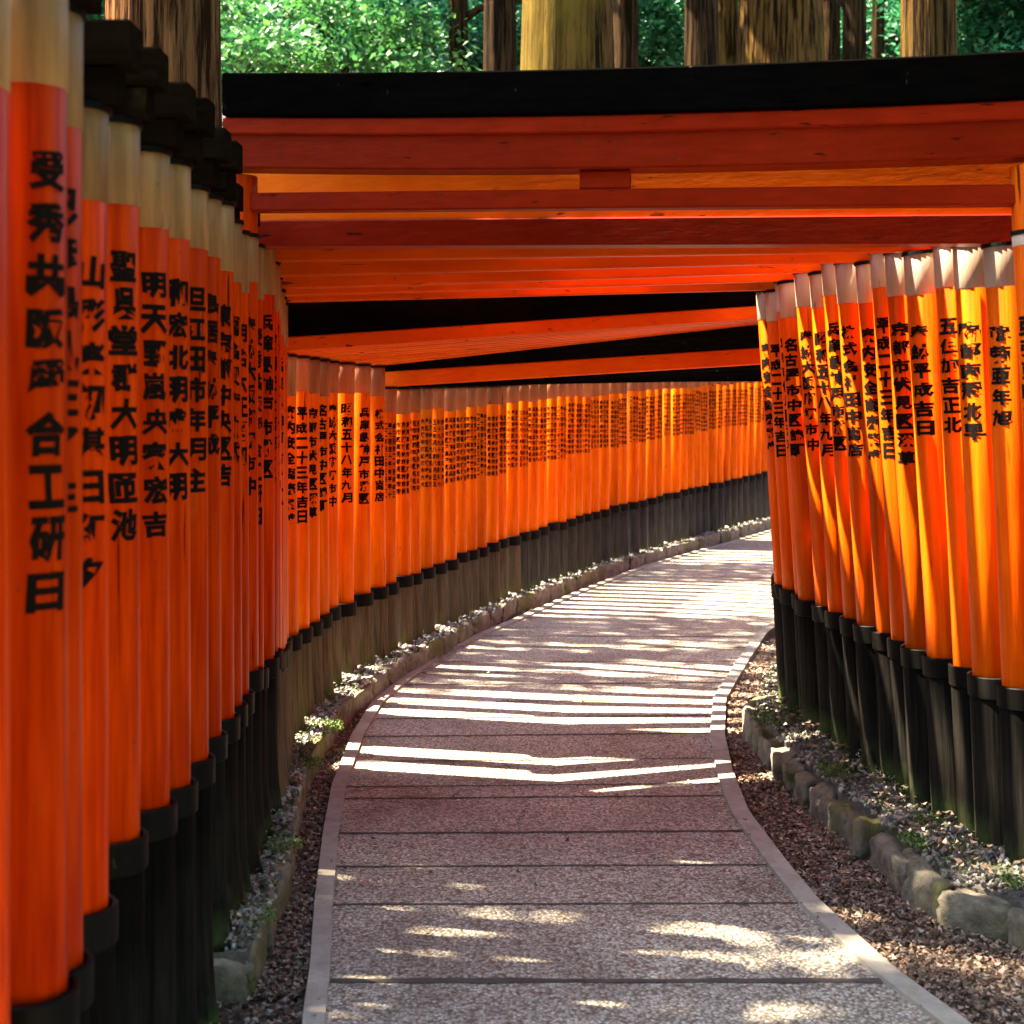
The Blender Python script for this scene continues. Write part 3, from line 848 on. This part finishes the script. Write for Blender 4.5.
# unseen trees added to shade bands of the path and cut sky light
EL, AZF = math.radians(56), math.radians(13)
S = Vector((-math.cos(EL) * math.cos(AZF), math.cos(EL) * math.sin(AZF), math.sin(EL)))
def shade_tree(label, tx, ty, clumps, seed, size=.16, mat='leaf'):
    rnd = random.Random(seed); mb = MB(); base = Vector((tx, ty, gz(tx, ty)))
    for (c, r, n) in clumps:
        for _ in range(n):
            p = Vector(c) + Vector((rnd.gauss(0, r[0] * .5), rnd.gauss(0, r[1] * .5), rnd.gauss(0, r[2] * .5))) - base
            q = size * rnd.uniform(.6, 1.4)
            R = Euler((rnd.uniform(-1, 1), rnd.uniform(-1, 1), rnd.uniform(0, 6.28))).to_matrix(); w = q * .34
            mb.add([p + R @ Vector(v) for v in [(-q / 2, 0, 0), (0, -w, q * .08), (q / 2, 0, 0), (0, w, q * .08)]], [(0, 1, 2, 3)])
    t = bpy.data.objects.new('broadleaf_tree', None); COL.objects.link(t); t.location = base
    tag(t, label, 'broadleaf tree', 'added shade trees outside the frame')
    tr = link('trunk', trunk_mesh(.2, 9, M['bark_dark'], seed, 9), t)
    link('crown', mb.mesh('crown', M[mat]), t)
def over(y, x, t): return Vector((x, y, .0)) + S * t
cl = []
for (ya, yb, dens) in SHADE:
    yy = ya
    while yy < yb:
        xm = (interp(PATH_L, yy) + interp(PATH_R, yy)) / 2
        for dx in (-.9, 0, .9):
            cl.append((over(yy, xm + dx, random.uniform(11.5, 14)), (.7, .33, .5), int(420 * dens)))  # leaf clumps placed up the sun ray to shade chosen path bands
        yy += .38
cl1 = [c for c in cl if c[0].y < 9.5]; cl2 = [c for c in cl if c[0].y >= 9.5]
shade_tree('added unseen leafy tree left of the gates, shading the near path', -12.5, 5, cl1, 31)
shade_tree('added unseen leafy tree left of the far curve, shading the path there', -12, 15, cl2, 32)
for i, (x, y, z) in enumerate([(-3.5, -4.5, 4), (0.5, -6, 4.2), (4.5, -4.5, 4), (6.8, -1, 4), (7.5, 3.5, 4.2), (8, 8, 4.5), (-6.5, -2, 4), (2.5, -5, 8.5), (-3, -4, 8.5), (7, 1.5, 8.5)]):  # added enclosure, keeps open sky light off the near posts
    shade_tree('added unseen leafy tree around the viewpoint, screening sky light from the gates', x, y - .3 * (z > 5), [((x, y, z), (2.6, 2.0, 3.2), 5200)], 60 + i, .3)

# ------------------------------------------------------------------ light
sd = bpy.data.lights.new('sun', 'SUN'); sd.energy = 5.0; sd.angle = math.radians(.53); sd.color = (1, .86, .66)
so = bpy.data.objects.new('sun', sd); COL.objects.link(so)
so.rotation_euler = S.to_track_quat('Z', 'Y').to_euler()
w = bpy.data.worlds.new('World'); SC.world = w; w.use_nodes = True
nt = w.node_tree
sky = nt.nodes.new('ShaderNodeTexSky'); sky.sky_type = 'NISHITA'; sky.sun_disc = False
sky.sun_elevation = EL; sky.sun_rotation = -(math.radians(90) - AZF)
nt.links.new(sky.outputs[0], nt.nodes['Background'].inputs[0]); nt.nodes['Background'].inputs[1].default_value = .10

# ------------------------------------------------------------------ camera
cd = bpy.data.cameras.new('camera'); cd.sensor_width = 36; cd.lens = 36 * F / 1024
cd.shift_y = -(512 - HY) / 1024; cd.clip_end = 1500; cd.clip_start = .05
cd.dof.use_dof = True; cd.dof.focus_distance = 6.5; cd.dof.aperture_fstop = 4.5
co = bpy.data.objects.new('camera', cd); COL.objects.link(co); co.location = (0, 0, HC); co.rotation_euler = (PI / 2, 0, 0)
SC.camera = co
SC.view_settings.view_transform = 'Standard'; SC.view_settings.look = 'None'; SC.view_settings.gamma = 1
SC.view_settings.exposure = 3.42
SC.cycles.max_bounces = 10; SC.cycles.diffuse_bounces = 6; SC.cycles.use_denoising = True
